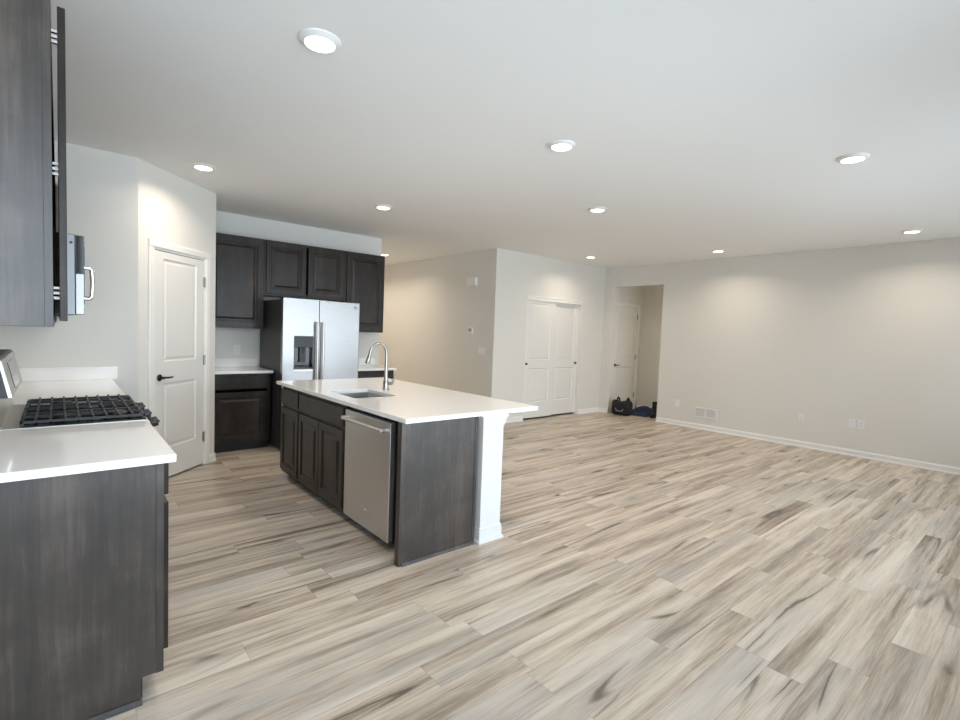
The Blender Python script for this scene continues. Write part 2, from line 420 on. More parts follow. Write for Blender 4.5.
# ------------------------------------------------------------------ interior doors
def lever(parent, T, direction=1):
    bm = nb(); lathe(bm, [(.0, 0), (.031, 0), (.031, .006), (.026, .011), (.012, .013), (.012, .045), (0, .045)], T @ Matrix.Rotation(R(90), 4, 'X'), 20)
    tube(bm, [T @ Vector((0, -.040, 0)), T @ Vector((.03*direction, -.044, 0)), T @ Vector((.075*direction, -.044, -.002)), T @ Vector((.115*direction, -.040, 0))], [.011, .009, .008, .0075], 10)
    return link('lever_handle', bm, BRONZE, parent, smooth=True)
def hinge(parent, T, x, z):
    bm = nb(); lathe(bm, [(0, -.05), (.007, -.05), (.007, .05), (0, .05)], T @ Matrix.Translation((x, -.006, z)), 10)
    box(bm, x-.014, x+.014, -.003, 0, z-.044, z+.044, 0, T)
    return link('hinge', bm, NICKEL, parent, smooth=True)
def casing(parent, T, x0, x1, h, w=.062):
    bm = nb()
    prof = [(0, 0), (0, -.010), (.008, -.016), (w-.012, -.018), (w, -.012), (w, 0)]
    def leg(xo, sgn):
        prism(bm, [(xo+sgn*p[0], p[1]) for p in prof], 'z', 0, h, 0, T)
    leg(x1, 1); leg(x0, -1)
    prism(bm, [(p[1], h+p[0]) for p in prof], 'x', x0-w, x1+w, 0, T)
    return link('casing', bm, TRIM, parent)
# pantry door
TW = frame_T((PA.x, PA.y, 0), (PB-PA))                 # local x runs from the left corner to the fridge-side corner
LW = (PB-PA).length
px0, px1 = LW-DS1, LW-DS0
d1 = sthing('door_1', (*(PA+(PB-PA)*.5), 0))
casing(d1, TW, px0, px1, DH)
bm = nb(); box(bm, px0, px0+.016, 0, .1, 0, DH, 0, TW); box(bm, px1-.016, px1, 0, .1, 0, DH, 0, TW); box(bm, px0+.016, px1-.016, 0, .1, DH-.016, DH, 0, TW)
link('jamb', bm, TRIM, d1)
TD = TW @ Matrix.Translation((px0+.019, .035, .018))
wd, hd = px1-px0-.038, DH-.018-.021
link('door_slab', panel_door(wd, hd, .033, .108, [(.27, .865), (1.055, hd-.06)], TD, DOOR_PROF), DOORW, d1)
TL = TW @ Matrix.Translation((0, .002, 0))
lever(d1, TL @ Matrix.Translation((px0+.075, 0, .935)), 1)
for z in (.29, 1.06, 1.83): hinge(d1, TW, px1-.016, z)
# closet sliding doors
TC = frame_T((CX0, CY, 0), (1, 0))
wc = CX1-CX0
bm = nb(); box(bm, 0, .012, .0, .12, 0, CH, 0, TC); box(bm, wc-.012, wc, 0, .12, 0, CH, 0, TC); box(bm, .012, wc-.012, 0, .12, CH-.012, CH, 0, TC)
struct('trim_1', bm, TRIM)
bm = nb(); box(bm, 0.001, wc-.001, -.004, .012, CH-.055, CH-.012, .002, TC)
box(bm, -.02, wc+.02, -.012, -.0005, CH-.006, CH+.014, .002, TC)
struct('trim_2', bm, TRIM)
for i, (a, b, yy) in enumerate(((.013, wc/2+.012, .052), (wc/2-.018, wc-.014, .095))):
    d = sthing('door_%d' % (i+2), (CX0+(a+b)/2, CY+yy, .030))
    T = TC @ Matrix.Translation((a, yy, .030)); w = b-a; h = CH-.030-.02
    link('door_slab', panel_door(w, h, .034, .115, [(.256, .841), (.976, h-.085)], T, DOOR_PROF), DOORW, d)
    cx = .028 if i == 0 else w-.06
    bm = nb(); lathe(bm, [(0, 0), (.018, 0), (.018, .004), (.012, .006), (.012, .016), (.019, .024), (.017, .03), (0, .032)], T @ Matrix.Translation((cx, -.034, .915)) @ Matrix.Rotation(R(90), 4, 'X'), 16)
    link('finger_pull', bm, BRONZE, d, smooth=True)
# entry nook door
TE = frame_T((ED0, NY, 0), (1, 0)); we = ED1-ED0
d4 = sthing('door_4', ((ED0+ED1)/2, NY, 0))
casing(d4, TE, .0, we, EDH, .055)
bm = nb(); box(bm, 0, .014, 0, .1, 0, EDH, 0, TE); box(bm, we-.014, we, 0, .1, 0, EDH, 0, TE); box(bm, .014, we-.014, 0, .1, EDH-.014, EDH, 0, TE)
link('jamb', bm, TRIM, d4)
TD = TE @ Matrix.Translation((.017, .037, .012)); hd = EDH-.012-.018
link('door_slab', panel_door(we-.034, hd, .034, .12, [(.27, .86), (1.04, hd-.13)], TD, DOOR_PROF), DOORW, d4)
lever(d4, TE @ Matrix.Translation((.085, .003, .91)), 1)
for z in (.3, 1.06, 1.86): hinge(d4, TE, we-.012, z)

# ------------------------------------------------------------------ fridge wall cabinets
TK = frame_T((0, 5.95, 0), (1, 0))     # base face plane
def base_unit(name, x0, x1, label, doors):
    r = thing(name, ((x0+x1)/2, 5.95, 0), label, 'cabinet', None)
    T = TK @ Matrix.Translation((x0, 0, 0)); w = x1-x0
    link('body', carcass(nb(), w, KY-5.95-.001, .095, .879, T), WOOD, r)
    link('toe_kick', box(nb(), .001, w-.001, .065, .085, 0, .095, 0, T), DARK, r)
    link('drawer_front', slab_front(.02, w-.02, .705, .848, T), WOOD, r)
    for a, b in doors: link('door', cab_door(a, b, .115, .672, T), WOOD, r)
    return r
base_unit('base_cabinet', PB.x+.002, 1.868, 'dark wood base cabinet between the white pantry wall and the refrigerator', [(.02, .62)])
base_unit('base_cabinet', 2.872, 3.500, 'dark wood base cabinet at the hallway side of the refrigerator, behind the faucet', [(.02, .312), (.316, .608)])
def counter(x0, x1, label):
    bm = nb(); box(bm, x0, x1, 5.905, KY-.001, .88, .91, .003)
    return tag(link('countertop', bm, QUARTZ, None, ((x0+x1)/2, 6.2, .88)), label, 'countertop')
counter(PB.x+.002, 1.889, 'short white countertop left of the refrigerator beside the pantry wall')
counter(2.86, 3.515, 'short white countertop right of the refrigerator, mostly hidden behind it')
for x0, x1, l in ((PB.x+.002, 1.889, 'low white backsplash strip behind the counter left of the refrigerator'), (2.86, 3.515, 'low white backsplash strip behind the counter right of the refrigerator')):
    tag(link('backsplash', box(nb(), x0, x1, KY-.022, KY-.001, .911, 1.01, .002), QUARTZ, None, ((x0+x1)/2, KY-.01, .911)), l, 'backsplash')
TU = frame_T((0, 6.21, 0), (1, 0))
def upper_unit(x0, x1, z0, label, doors):
    r = thing('wall_cabinet', ((x0+x1)/2, 6.21, z0), label, 'cabinet', None)
    T = TU @ Matrix.Translation((x0, 0, 0)); w = x1-x0
    link('body', carcass(nb(), w, KY-6.21-.001, z0, 2.44, T), WOOD, r)
    for a, b in doors: link('door', cab_door(a, b, z0+.022, 2.415, T, stile=.056), WOOD, r)
upper_unit(PB.x+.002, 1.861, 1.382, 'tall dark wall cabinet next to the pantry wall, left of the refrigerator', [(.016, .612)])
upper_unit(1.863, 2.880, 1.785, 'short two-door dark wall cabinet directly above the refrigerator', [(.02, .494), (.523, .997)])
upper_unit(2.882, 3.465, 1.382, 'tall dark wall cabinet at the hallway end, right of the refrigerator', [(.022, .555)])

# refrigerator
r = thing('refrigerator', (2.36, 6.05, 0), 'stainless side-by-side refrigerator with black sides and water dispenser', 'refrigerator')
FX0, FX1, FY, FZ = 1.902, 2.826, 5.65, 1.742
bm = nb(); box(bm, FX0+.004, FX1-.004, FY+.075, 6.49, .03, FZ-.012, .006); link('case', bm, GREYM, r)
for y in (FY+.09, 6.40):
    bm = nb(); box(bm, FX0+.02, FX1-.02, y, y+.03, 0, .03); link('foot', bm, BLACKP, r)
XS = 2.316
def fridge_door(a, b, hole=None):
    bm = nb(); z0, z1 = .07, FZ
    def slab(xa, xb, za, zb): box(bm, xa, xb, FY, FY+.07, za, zb, 0)
    if hole:
        ha, hb, hz0, hz1 = hole
        slab(a, ha, z0, z1); slab(hb, b, z0, z1); slab(ha, hb, z0, hz0); slab(ha, hb, hz1, z1); box(bm, ha, hb, FY+.06, FY+.07, hz0, hz1)
    else: box(bm, a, b, FY, FY+.07, z0, z1, .008)
    return link('door', bm, FSTEEL, r)
dl = fridge_door(FX0, XS-.004, (2.026, 2.25, .93, 1.32)); dr = fridge_door(XS+.004, FX1)
for dd, xh in ((dl, XS-.034), (dr, XS+.034)):
    bm = nb()
    tube(bm, [(xh, FY-.042, .55), (xh, FY-.046, .6), (xh, FY-.048, 1.05), (xh, FY-.046, 1.44), (xh, FY-.042, 1.49)], [.013, .015, .015, .015, .013], 12)
    for zz in (.58, 1.46): tube(bm, [(xh, FY+.002, zz), (xh, FY-.044, zz)], .011, 10)
    link('handle', bm, STEEL, dd, smooth=True)
bm = nb(); box(bm, 2.028, 2.248, FY+.005, FY+.062, 1.195, 1.318, 0)
box(bm, 2.026, 2.25, FY-.003, FY+.01, 1.19, 1.322, .004); dp = link('dispenser', bm, BLACKP, dl)
bm = nb()                                   # recess
box(bm, 2.026, 2.034, FY-.002, FY+.06, .94, 1.19); box(bm, 2.242, 2.25, FY-.002, FY+.06, .94, 1.19); box(bm, 2.034, 2.242, FY+.05, FY+.06, .94, 1.19); box(bm, 2.034, 2.242, FY+.003, FY+.06, .94, .96)
link('recess', bm, GLOSSB, dp)
bm = nb(); box(bm, 2.10, 2.17, FY+.02, FY+.05, 1.02, 1.19, .004); tube(bm, [(2.14, FY+.03, 1.19), (2.14, FY+.02, 1.13)], .014); link('paddle', bm, GREYM, dp)
bm = nb(); box(bm, 2.105, 2.175, FY-.0055, FY-.0028, 1.262, 1.29, .001); link('display', bm, GREYM, dp)
bm = nb(); box(bm, 2.022, 2.254, FY-.006, FY+.004, .918, .938, .002); link('dispenser_sill', bm, STEEL, dp)
bm = nb(); lathe(bm, [(0, 0), (.018, 0), (.018, .002), (.015, .003), (.013, .0018), (0, .0018)], zto((0, -1, 0), (2.765, FY-.0002, 1.682)), 20)
tube(bm, [(2.765+.008*math.cos(a), FY-.003, 1.682+.008*math.sin(a)) for a in [i*.5 for i in range(2, 12)]], .0016, 6)
link('round_emblem', bm, GREYP, dr, smooth=True)
for xx in (FX0+.05, FX1-.05):
    bm = nb(); box(bm, xx-.04, xx+.04, FY+.02, FY+.14, FZ-.013, FZ+.012, .005); link('hinge_cover', bm, BLACKP, r)

# ------------------------------------------------------------------ island
IX0, IX1, IY0, IY1, IZ = 1.563, 2.702, 2.500, 4.800, .910
SX0, SX1, SY0, SY1 = 1.695, 2.055, 3.428, 3.925
TI = frame_T((1.612, 0, 0), (0, -1))          # local x = -Y, local -y = -X (towards the kitchen)
def islT(yfar): return TI @ Matrix.Translation((-yfar, 0, 0))
def isl_unit(name, ya, yb, label, fronts, doors):
    r = thing(name, (1.6, (ya+yb)/2, 0), label, 'cabinet')
    T = islT(yb); w = yb-ya
    bm = nb(); carcass(bm, w, .538, .055, .878, T, top=False); box(bm, .03, w-.03, 0, .018, .672, .712, 0, T); link('body', bm, WOOD, r)
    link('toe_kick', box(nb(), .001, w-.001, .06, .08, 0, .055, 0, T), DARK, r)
    for a, b in fronts: link('drawer_front', slab_front(a, b, .705, .845, T), WOOD, r)
    for a, b in doors: link('door', cab_door(a, b, .085, .675, T, stile=.055), WOOD, r)
isl_unit('island_cabinet', 4.312, 4.772, 'narrow dark island cabinet with one drawer and door at the refrigerator end', [(.016, .445)], [(.016, .445)])
isl_unit('island_cabinet', 3.397, 4.310, 'two-door dark island cabinet under the sink beside the dishwasher', [(.016, .897)], [(.016, .452), (.461, .897)])
# dishwasher
r = thing('dishwasher', (1.60, 3.06, 0), 'stainless dishwasher built into the island with a bar handle', 'dishwasher')
bm = nb(); box(bm, 1.64, 2.14, 2.742, 3.388, .06, .86, .003); link('tub', bm, BLACKP, r)
bm = nb(); box(bm, 1.70, 1.72, 2.742, 3.388, 0, .06); link('toe_kick', bm, BLACKP, r)
bm = nb(); box(bm, 1.600, 1.636, 2.738, 3.390, .062, .842, .004); dd = link('door', bm, STEEL, r)
bm = nb(); pts = [(1.555, y, .790) for y in (2.775, 2.80, 3.06, 3.32, 3.345)]
tube(bm, pts, [.011, .013, .013, .013, .011], 12)
for y in (2.785, 3.335): box(bm, 1.548, 1.6005, y-.016, y+.016, .777, .803, .003)
link('handle', bm, STEEL, dd, smooth=True)
bm = nb(); lathe(bm, [(0, 0), (.017, 0), (.017, .002), (.013, .003), (0, .003)], zto((-1, 0, 0), (1.6002, 3.05, .185)), 20); link('round_emblem', bm, CHROME, dd, smooth=True)
# end panel, filler and back panel
r = thing('island_end_panel', (1.85, 2.55, 0), 'dark wood end panel of the island next to the white post', 'panel')
bm = nb(); box(bm, 1.556, 2.150, 2.532, 2.574, 0, .879, .001); link('panel', bm, PANEL, r)
for xa, xb in ((1.5555, 1.578), (2.130, 2.1505)):
    bm = nb(); box(bm, xa, xb, 2.5285, 2.5325, 0, .879, .0008); link('edge_strip', bm, PANEL, r)
bm = nb(); prism(bm, [(2.5315, 0), (2.5315, .022), (2.526, .020), (2.519, .010), (2.517, 0)], 'x', 1.578, 2.145); link('shoe_moulding', bm, PANEL, r)
bm = nb(); box(bm, 1.655, 1.675, 2.575, 2.741, 0, .878, .001); link('filler', bm, WOOD, r)
tag(link('island_back_panel', box(nb(), 2.152, 2.17, 2.725, 4.772, 0, .879, .001), WOOD, None, (2.16, 3.7, 0)), 'dark wood back panel of the island under the overhang', 'panel')
# column
r = thing('island_post', (2.27, 2.585, 0), 'square white post holding up the overhanging island corner', 'post')
cx, cy = 2.272, 2.598
def sq(bm, h, z0, z1, bev=.002): box(bm, cx-h, cx+h, cy-h, cy+h, z0, z1, bev)
bm = nb(); sq(bm, .092, .09, .84); link('shaft', bm, COLUMN, r)
bm = nb(); sq(bm, .114, 0, .022, .004); sq(bm, .103, .022, .085, .003); sq(bm, .098, .085, .105, .004); link('base', bm, COLUMN, r)
bm = nb(); sq(bm, .097, .80, .812, .003); sq(bm, .102, .812, .845, .003); sq(bm, .110, .845, .862, .004); sq(bm, .117, .862, .879, .003); link('capital', bm, COLUMN, r)
# worktop with sink cut-out
bm = nb()
xs = [IX0, SX0, SX1, IX1]; ys = [IY0, SY0, SY1, IY1]
V = {}
for i, x in enumerate(xs):
    for j, y in enumerate(ys):
        for k_, z in enumerate((.880, IZ)): V[i, j, k_] = bm.verts.new((x, y, z))
for i in range(3):
    for j in range(3):
        if i == 1 and j == 1: continue
        for k_ in (0, 1): bm.faces.new([V[i, j, k_], V[i+1, j, k_], V[i+1, j+1, k_], V[i, j+1, k_]])
for i in range(3):
    for j in (0, 3): bm.faces.new([V[i, j, 0], V[i+1, j, 0], V[i+1, j, 1], V[i, j, 1]]); bm.faces.new([V[j, i, 0], V[j, i+1, 0], V[j, i+1, 1], V[j, i, 1]])
for a, b in (((1, 1), (2, 1)), ((2, 1), (2, 2)), ((2, 2), (1, 2)), ((1, 2), (1, 1))): bm.faces.new([V[a+(0,)], V[b+(0,)], V[b+(1,)], V[a+(1,)]])
bmesh.ops.recalc_face_normals(bm, faces=bm.faces)
es = [e_ for e_ in bm.edges if len(e_.link_faces) == 2 and e_.calc_face_angle(0) > 1]
bmesh.ops.bevel(bm, geom=es, offset=.003, segments=2, affect='EDGES', profile=.5)
tag(link('island_countertop', bm, QUARTZ, None, (2.13, 3.65, .88)), 'long white quartz countertop of the island with a sink cut-out', 'countertop')
# sink
r = thing('sink', (1.88, 3.7, .69), 'stainless undermount sink set into the island countertop', 'sink')
bm = nb(); x0, x1, y0, y1 = SX0-.006, SX1+.006, SY0-.006, SY1+.006; t_ = .003
box(bm, x0-t_, x0, y0-t_, y1+t_, .69, .8795); box(bm, x1, x1+t_, y0-t_, y1+t_, .69, .8795); box(bm, x0, x1, y0-t_, y0, .69, .8795); box(bm, x0, x1, y1, y1+t_, .69, .8795); box(bm, x0, x1, y0, y1, .69, .693)
link('basin', bm, SINKM, r)
bm = nb(); lathe(bm, [(0, 0), (.045, 0), (.045, .003), (.034, .004), (.030, .001), (0, .001)], Matrix.Translation((1.88, 3.7, .6932)), 24); link('drain', bm, CHROME, r, smooth=True)
# faucet
r = thing('faucet', (2.178, 3.83, IZ), 'brushed nickel gooseneck faucet behind the island sink', 'faucet')
bm = nb(); lathe(bm, [(0, 0), (.030, 0), (.030, .006), (.024, .010), (.024, .075), (.021, .080), (0, .080)], Matrix.Translation((2.178, 3.83, IZ+.0003)), 24); link('body', bm, NICKEL, r, smooth=True)
pts = [(2.178, 3.83, .985), (2.178, 3.83, 1.05), (2.178, 3.83, 1.14), (2.178, 3.83, 1.215)]; rr = [.019, .0165, .013, .0115]
for i in range(1, 13):
    a = math.pi*i/12*.95
    pts.append((2.099+.079*math.cos(a), 3.83, 1.222+.088*math.sin(a))); rr.append(.0112)
bm = nb(); tube(bm, pts, rr, 14); link('spout', bm, NICKEL, r, smooth=True)
p = Vector(pts[-1]); d_ = (Vector(pts[-1])-Vector(pts[-2])).normalized()
bm = nb(); tube(bm, [p-d_*.005, p+d_*.02, p+d_*.05, p+d_*.095, p+d_*.100], [.0115, .013, .0165, .021, .018], 16); link('spray_head', bm, NICKEL, r, smooth=True)
bm = nb(); tube(bm, [(2.195, 3.815, .962), (2.222, 3.79, .966)], [.016, .014], 12); tube(bm, [(2.218, 3.793, .962), (2.226, 3.786, .985), (2.236, 3.778, 1.045)], [.010, .009, .007], 10); link('lever_handle', bm, NICKEL, r, smooth=True)

# ------------------------------------------------------------------ left run: counter, range, microwave, wall cabinets
HZ = .952; LX = .3267; RY0, RY1 = 2.868, 3.640
TLF = lambda y0: frame_T((.297, y0, 0), (0, 1))        # local x = +Y, local -y = +X
def left_base(name, y0, y1, label, doors, endpanel):
    r = thing(name, (0, (y0+y1)/2, 0), label, 'cabinet'); T = TLF(y0); w = y1-y0
    link('body', carcass(nb(), w, .297-XL-.001, .10, HZ-.031, T), WOOD, r)
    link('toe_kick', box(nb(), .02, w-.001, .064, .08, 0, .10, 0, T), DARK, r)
    for a, b in doors:
        link('drawer_front', slab_front(a, b, .775, .912, T), WOOD, r)
        d = link('door', cab_door(a, b, .165, .745, T), WOOD, r)
    if endpanel:
        bm = nb(); prism(bm, [(XL+.001, 0), (.226, 0), (.226, .10), (.2965, .10), (.2965, HZ-.031), (XL+.001, HZ-.031)], 'y', y0-.014, y0-.0005)
        link('end_panel', bm, PANEL, r)
        bm = nb(); box(bm, .272, .2968, y0-.0175, y0-.014, .10, HZ-.031, .0008); link('edge_strip', bm, PANEL, r)
        bm = nb(); prism(bm, [(y0-.014, 0), (y0-.014, .02), (y0-.018, .019), (y0-.027, .009), (y0-.029, 0)], 'x', XL+.002, .228); link('shoe_moulding', bm, PANEL, r)
left_base('base_cabinet', 2.172, RY0-.003, 'dark wood base cabinet with plain end panel in the near left corner', [(.018, .342), (.348, .676)], True)
left_base('base_cabinet', RY1+.003, PY-.002, 'dark wood base cabinet beyond the range, hidden under the far counter', [(.018, .43), (.436, .86), (.866, 1.29)], False)
for y0, y1, l in ((2.085, RY0-.002, 'near white quartz countertop in front of the range'), (RY1+.002, PY-.001, 'white quartz countertop beyond the range against the end wall')):
    bm = nb(); box(bm, XL+.001, LX, y0, y1, HZ-.030, HZ, .003); tag(link('countertop', bm, QUARTZ, None, (0, (y0+y1)/2, HZ-.03)), l, 'countertop')
tag(link('backsplash', box(nb(), XL+.001, LX+.03, PY-.022, PY-.001, HZ+.0005, HZ+.10, .002), QUARTZ, None, (0, PY-.01, HZ)), 'low white backsplash strip on the end wall beyond the range', 'backsplash')
# range
r = thing('gas_range', (0, (RY0+RY1)/2, 0), 'stainless gas range with black grates set between white counters', 'stove')
bm = nb(); box(bm, XL+.02, .30, RY0+.003, RY1-.003, .03, HZ-.012, .002); link('body', bm, STEEL, r)
for y in (RY0+.05, RY1-.05):
    for x in (XL+.08, .24):
        bm = nb(); lathe(bm, [(0, 0), (.018, 0), (.015, .031), (0, .031)], Matrix.Translation((x, y, 0)), 12); link('foot', bm, BLACKP, r)
bm = nb(); box(bm, -.20, .325, RY0+.001, RY1-.001, HZ-.0115, HZ+.004, .003); link('cooktop', bm, STEEL, r)
bm = nb(); box(bm, -.128, .322, RY0+.003, RY1-.003, HZ+.0042, HZ+.010, .002); link('burner_pan', bm, GLOSSB, r)
# back guard
bm = nb(); prism(bm, [(XL+.02, 1.085), (-.152, 1.085), (-.186, 1.245), (-.20, 1.256), (XL+.02, 1.256)], 'y', RY0+.012, RY1-.012, .003); bgd = link('backguard', bm, STEEL, r)
bm = nb(); prism(bm, [(XL+.022, 1.086), (-.166, 1.086), (-.196, 1.243), (XL+.022, 1.243)], 'y', RY0+.006, RY0+.0125); link('end_cap', bm, BLACKP, bgd)
bm = nb(); prism(bm, [(-.1560, 1.108), (-.1535, 1.108), (-.1780, 1.222), (-.1805, 1.222)], 'y', RY0+.22, RY1-.22); link('control_glass', bm, GLOSSB, bgd)
bm = nb(); prism(bm, [(XL+.02, HZ-.02), (-.19, HZ-.02), (-.195, HZ+.03), (-.215, 1.09), (XL+.02, 1.09)], 'y', RY0+.010, RY1-.010, .002); link('riser', bm, STEEL, r)
# grates
GZ0, GZ1 = HZ+.008, HZ+.036
gw = (RY1-RY0-.010)/3
for g in range(3):
    ya = RY0+.005+g*gw+.002; yb = ya+gw-.004; xa, xb = -.132, .318
    bm = nb(); b_ = .006
    for x in (xa+b_, xb-b_): box(bm, x-b_, x+b_, ya, yb, GZ1-.016, GZ1-.004, .002)
    for y in (ya+b_, yb-b_): box(bm, xa, xb, y-b_, y+b_, GZ1-.016, GZ1-.004, .002)
    box(bm, xa, xb, (ya+yb)/2-.005, (ya+yb)/2+.005, GZ1-.015, GZ1, .002)
    for i in range(1, 9):
        x = xa+(xb-xa)*i/9
        box(bm, x-.0045, x+.0045, ya-.001, yb+.001, GZ1-.014, GZ1-.001, .0015)
        for y in (ya+.008, yb-.008): box(bm, x-.0045, x+.0045, y-.008, y+.008, GZ1-.006, GZ1+.004, .002)
    for x in (xa+b_, xb-b_):
        for y in (ya+b_, yb-b_): box(bm, x-b_, x+b_, y-b_, y+b_, GZ0, GZ1-.01, .001)
    link('grate', bm, IRON, r)
for (x, y, rad) in ((.01, RY0+.15, .042), (.22, RY0+.15, .048), (.11, (RY0+RY1)/2, .05), (.01, RY1-.15, .042), (.22, RY1-.15, .036)):
    T = Matrix.Translation((x, y, HZ+.010))
    bm = nb(); lathe(bm, [(0, 0), (rad+.008, 0), (rad+.004, .008), (rad, .012), (rad, .018), (rad-.006, .021), (0, .021)], T, 24); bu = link('burner', bm, IRON, r, smooth=True)
    bm = nb(); lathe(bm, [(0, 0), (.004, 0), (.004, .016), (.0, .018)], Matrix.Translation((x+rad+.013, y+.01, HZ+.010)), 8); link('igniter', bm, WHITEP, bu)
# front: control panel, knobs, oven door, drawer
bm = nb(); prism(bm, [(.30, HZ-.075), (.352, HZ-.082), (.334, HZ-.004), (.326, HZ-.001), (.30, HZ-.012)], 'y', RY0+.003, RY1-.003, .002); link('control_panel', bm, STEEL, r)
for i, y in enumerate((RY0+.11, RY0+.385, RY0+.66)):
    T = zto((1, 0, .23), (.342, y, HZ-.034))
    bm = nb(); lathe(bm, [(0, 0), (.030, 0), (.030, .012), (.026, .016), (.025, .036), (.022, .040), (0, .040)], T, 20); kn = link('knob', bm, BLACKP, r, smooth=True)
    bm = nb(); box(bm, -.006, .006, -.022, .022, .039, .047, .002, T); link('grip', bm, GREYM, kn)
bm = nb(); box(bm, .301, .335, RY0+.004, RY1-.004, .24, HZ-.09, .004); od = link('oven_door', bm, STEEL, r)
bm = nb(); box(bm, .3352, .337, RY0+.09, RY1-.09, .36, .70, .0005); link('oven_window', bm, GLOSSB, od)
bm = nb(); tube(bm, [(.372, RY0+.06, .80), (.372, RY1-.06, .80)], .011, 12)
for y in (RY0+.09, RY1-.09): tube(bm, [(.334, y, .80), (.372, y, .80)], .009, 10)
link('handle', bm, STEEL, od, smooth=True)
bm = nb(); box(bm, .301, .333, RY0+.004, RY1-.004, .06, .232, .004); link('drawer', bm, STEEL, r)
# wall cabinets on the left wall
UZ0, UZ1, UX = 1.405, 2.44, -.013
TUL = lambda y0: frame_T((UX, y0, 0), (0, 1))
def left_upper(y0, y1, z0, label, doors, end):
    r = thing('wall_cabinet', (-.15, (y0+y1)/2, z0), label, 'cabinet'); T = TUL(y0); w = y1-y0
    link('body', carcass(nb(), w, UX-XL-.001, z0, UZ1, T), WOOD, r)
    TD_ = T @ Matrix.Translation((0, -.015, 0))
    for n_, (a, b) in enumerate(doors):
        d = link('door', cab_door(a, b, z0+.02, UZ1-.025, TD_), WOOD, r)
        if end and n_ == 0:
            for z in (1.515, 1.91, 2.32):
                bm = nb()
                for dz in (-.016, 0, .016): box(bm, a-.0005, a+.012, -.0155, .0005, z+dz-.0045, z+dz+.0045, .001, T)
                link('hinge', bm, CHROME, d)
    if end:
        bm = nb(); box(bm, XL+.001, UX-.0005, y0-.012, y0-.0005, z0, UZ1, .001); link('end_panel', bm, PANEL, r)
        bm = nb(); box(bm, UX-.022, UX-.0003, y0-.0155, y0-.012, z0, UZ1, .0008); link('edge_strip', bm, PANEL, r)
left_upper(2.125, RY0-.003, UZ0, 'big dark wall cabinet in the upper left corner, nearest the camera', [(.0, .362), (.366, .735)], True)
left_upper(RY0, RY1, 1.812, 'short dark wall cabinet above the microwave', [(.015, .378), (.386, .757)], False)
left_upper(RY1+.003, PY-.002, UZ0, 'dark wall cabinet beyond the microwave by the end wall', [(.015, .43), (.436, .86), (.866, 1.29)], False)
# microwave
r = thing('microwave', (-.13, (RY0+RY1)/2, 1.44), 'stainless over-the-range microwave sticking out past the wall cabinets', 'microwave')
bm = nb(); box(bm, XL+.001, .056, RY0+.003, RY1-.003, 1.448, 1.806, .003); mb = link('body', bm, DSTEEL, r)
bm = nb(); box(bm, .0565, .088, RY0+.003, RY1-.19, 1.452, 1.803, .003); md = link('door', bm, FSTEEL, r)
bm = nb(); box(bm, .0885, .0915, RY0+.05, RY1-.24, 1.50, 1.76, .001); link('door_window', bm, GLOSSB, md)
bm = nb(); box(bm, .060, .0882, RY0+.0015, RY0+.0032, 1.632, 1.800, .0005); link('edge_insert', bm, GLOSSB, md)
bm = nb(); box(bm, .0565, .088, RY1-.187, RY1-.003, 1.452, 1.803, .003); link('control_panel', bm, GLOSSB, r)
yh = RY0+.035
bm = nb(); tube(bm, [(.0875, yh, 1.665), (.108, yh, 1.664), (.116, yh, 1.655), (.119, yh, 1.60), (.116, yh, 1.535), (.108, yh, 1.526), (.0875, yh, 1.525)], [.010, .010, .009, .009, .009, .010, .010], 12); link('handle', bm, CHROME, md, smooth=True)
bm = nb(); lathe(bm, [(0, 0), (.006, 0), (.006, .002), (0, .002)], zto((0, -1, 0), (.043, RY0+.0029, 1.768)), 12); link('vent_plug', bm, BLACKP, mb)
bm = nb(); box(bm, -.30, .03, RY0+.06, RY1-.06, 1.440, 1.4485, .002); link('grease_filter', bm, GREYM, r)

# ------------------------------------------------------------------ wall plates, vent, thermostat
def plate(name, T, w, h, label, cat, kind, n=1, group=None):
    """T: local x along the wall, -y out of the wall; centred"""
    r = thing(name, T.translation, label, cat, group)
    bm = nb(); box(bm, -w/2, w/2, -.006, -.0003, -h/2, h/2, .002, T); link('cover_plate', bm, WHITEP, r)
    for i in range(n):
        xc = (i-(n-1)/2)*.046
        if kind == 'outlet':
            for zc in (-.02, .02):
                bm = nb(); box(bm, xc-.016, xc+.016, -.008, -.0055, zc-.014, zc+.014, .002, T); s_ = link('socket', bm, WHITEP, r)
                bm = nb()
                for dx in (-.006, .006): box(bm, xc+dx-.0012, xc+dx+.0012, -.0084, -.0079, zc-.004, zc+.006, 0, T)
                lathe(bm, [(0, 0), (.0025, 0), (.0025, .0005), (0, .0005)], T @ Matrix.Translation((xc, -.0079, zc-.009)) @ Matrix.Rotation(R(90), 4, 'X'), 8)
                link('slot', bm, GREYP, s_)
        elif kind == 'switch':
            bm = nb(); box(bm, xc-.0165, xc+.0165, -.0095, -.0055, -.033, .033, .002, T); link('rocker', bm, WHITEP, r)
        elif kind == 'coax':
            for zc in (-.018, .018):
                bm = nb(); lathe(bm, [(0, 0), (.006, 0), (.005, .008), (0, .008)], T @ Matrix.Translation((xc, -.0055, zc)) @ Matrix.Rotation(R(90), 4, 'X'), 12); link('jack', bm, GREYP, r)
    return r
TRW = lambda y, z: frame_T((XR, y, z), (0, -1))
plate('wall_outlet', TRW(4.20, .37), .075, .118, 'white electrical outlet on the right wall between the entry opening and the vent', 'outlet', 'outlet')
plate('wall_outlet', TRW(2.365, .41), .075, .118, 'lone white outlet midway along the right wall, right of the vent', 'outlet', 'outlet')
plate('wall_outlet', TRW(1.775, .428), .075, .118, 'left of the pair of white plates low on the right wall', 'outlet', 'outlet')
plate('wall_jack', TRW(1.677, .424), .075, .118, 'right of the pair of white plates low on the right wall', 'wall plate', 'coax')
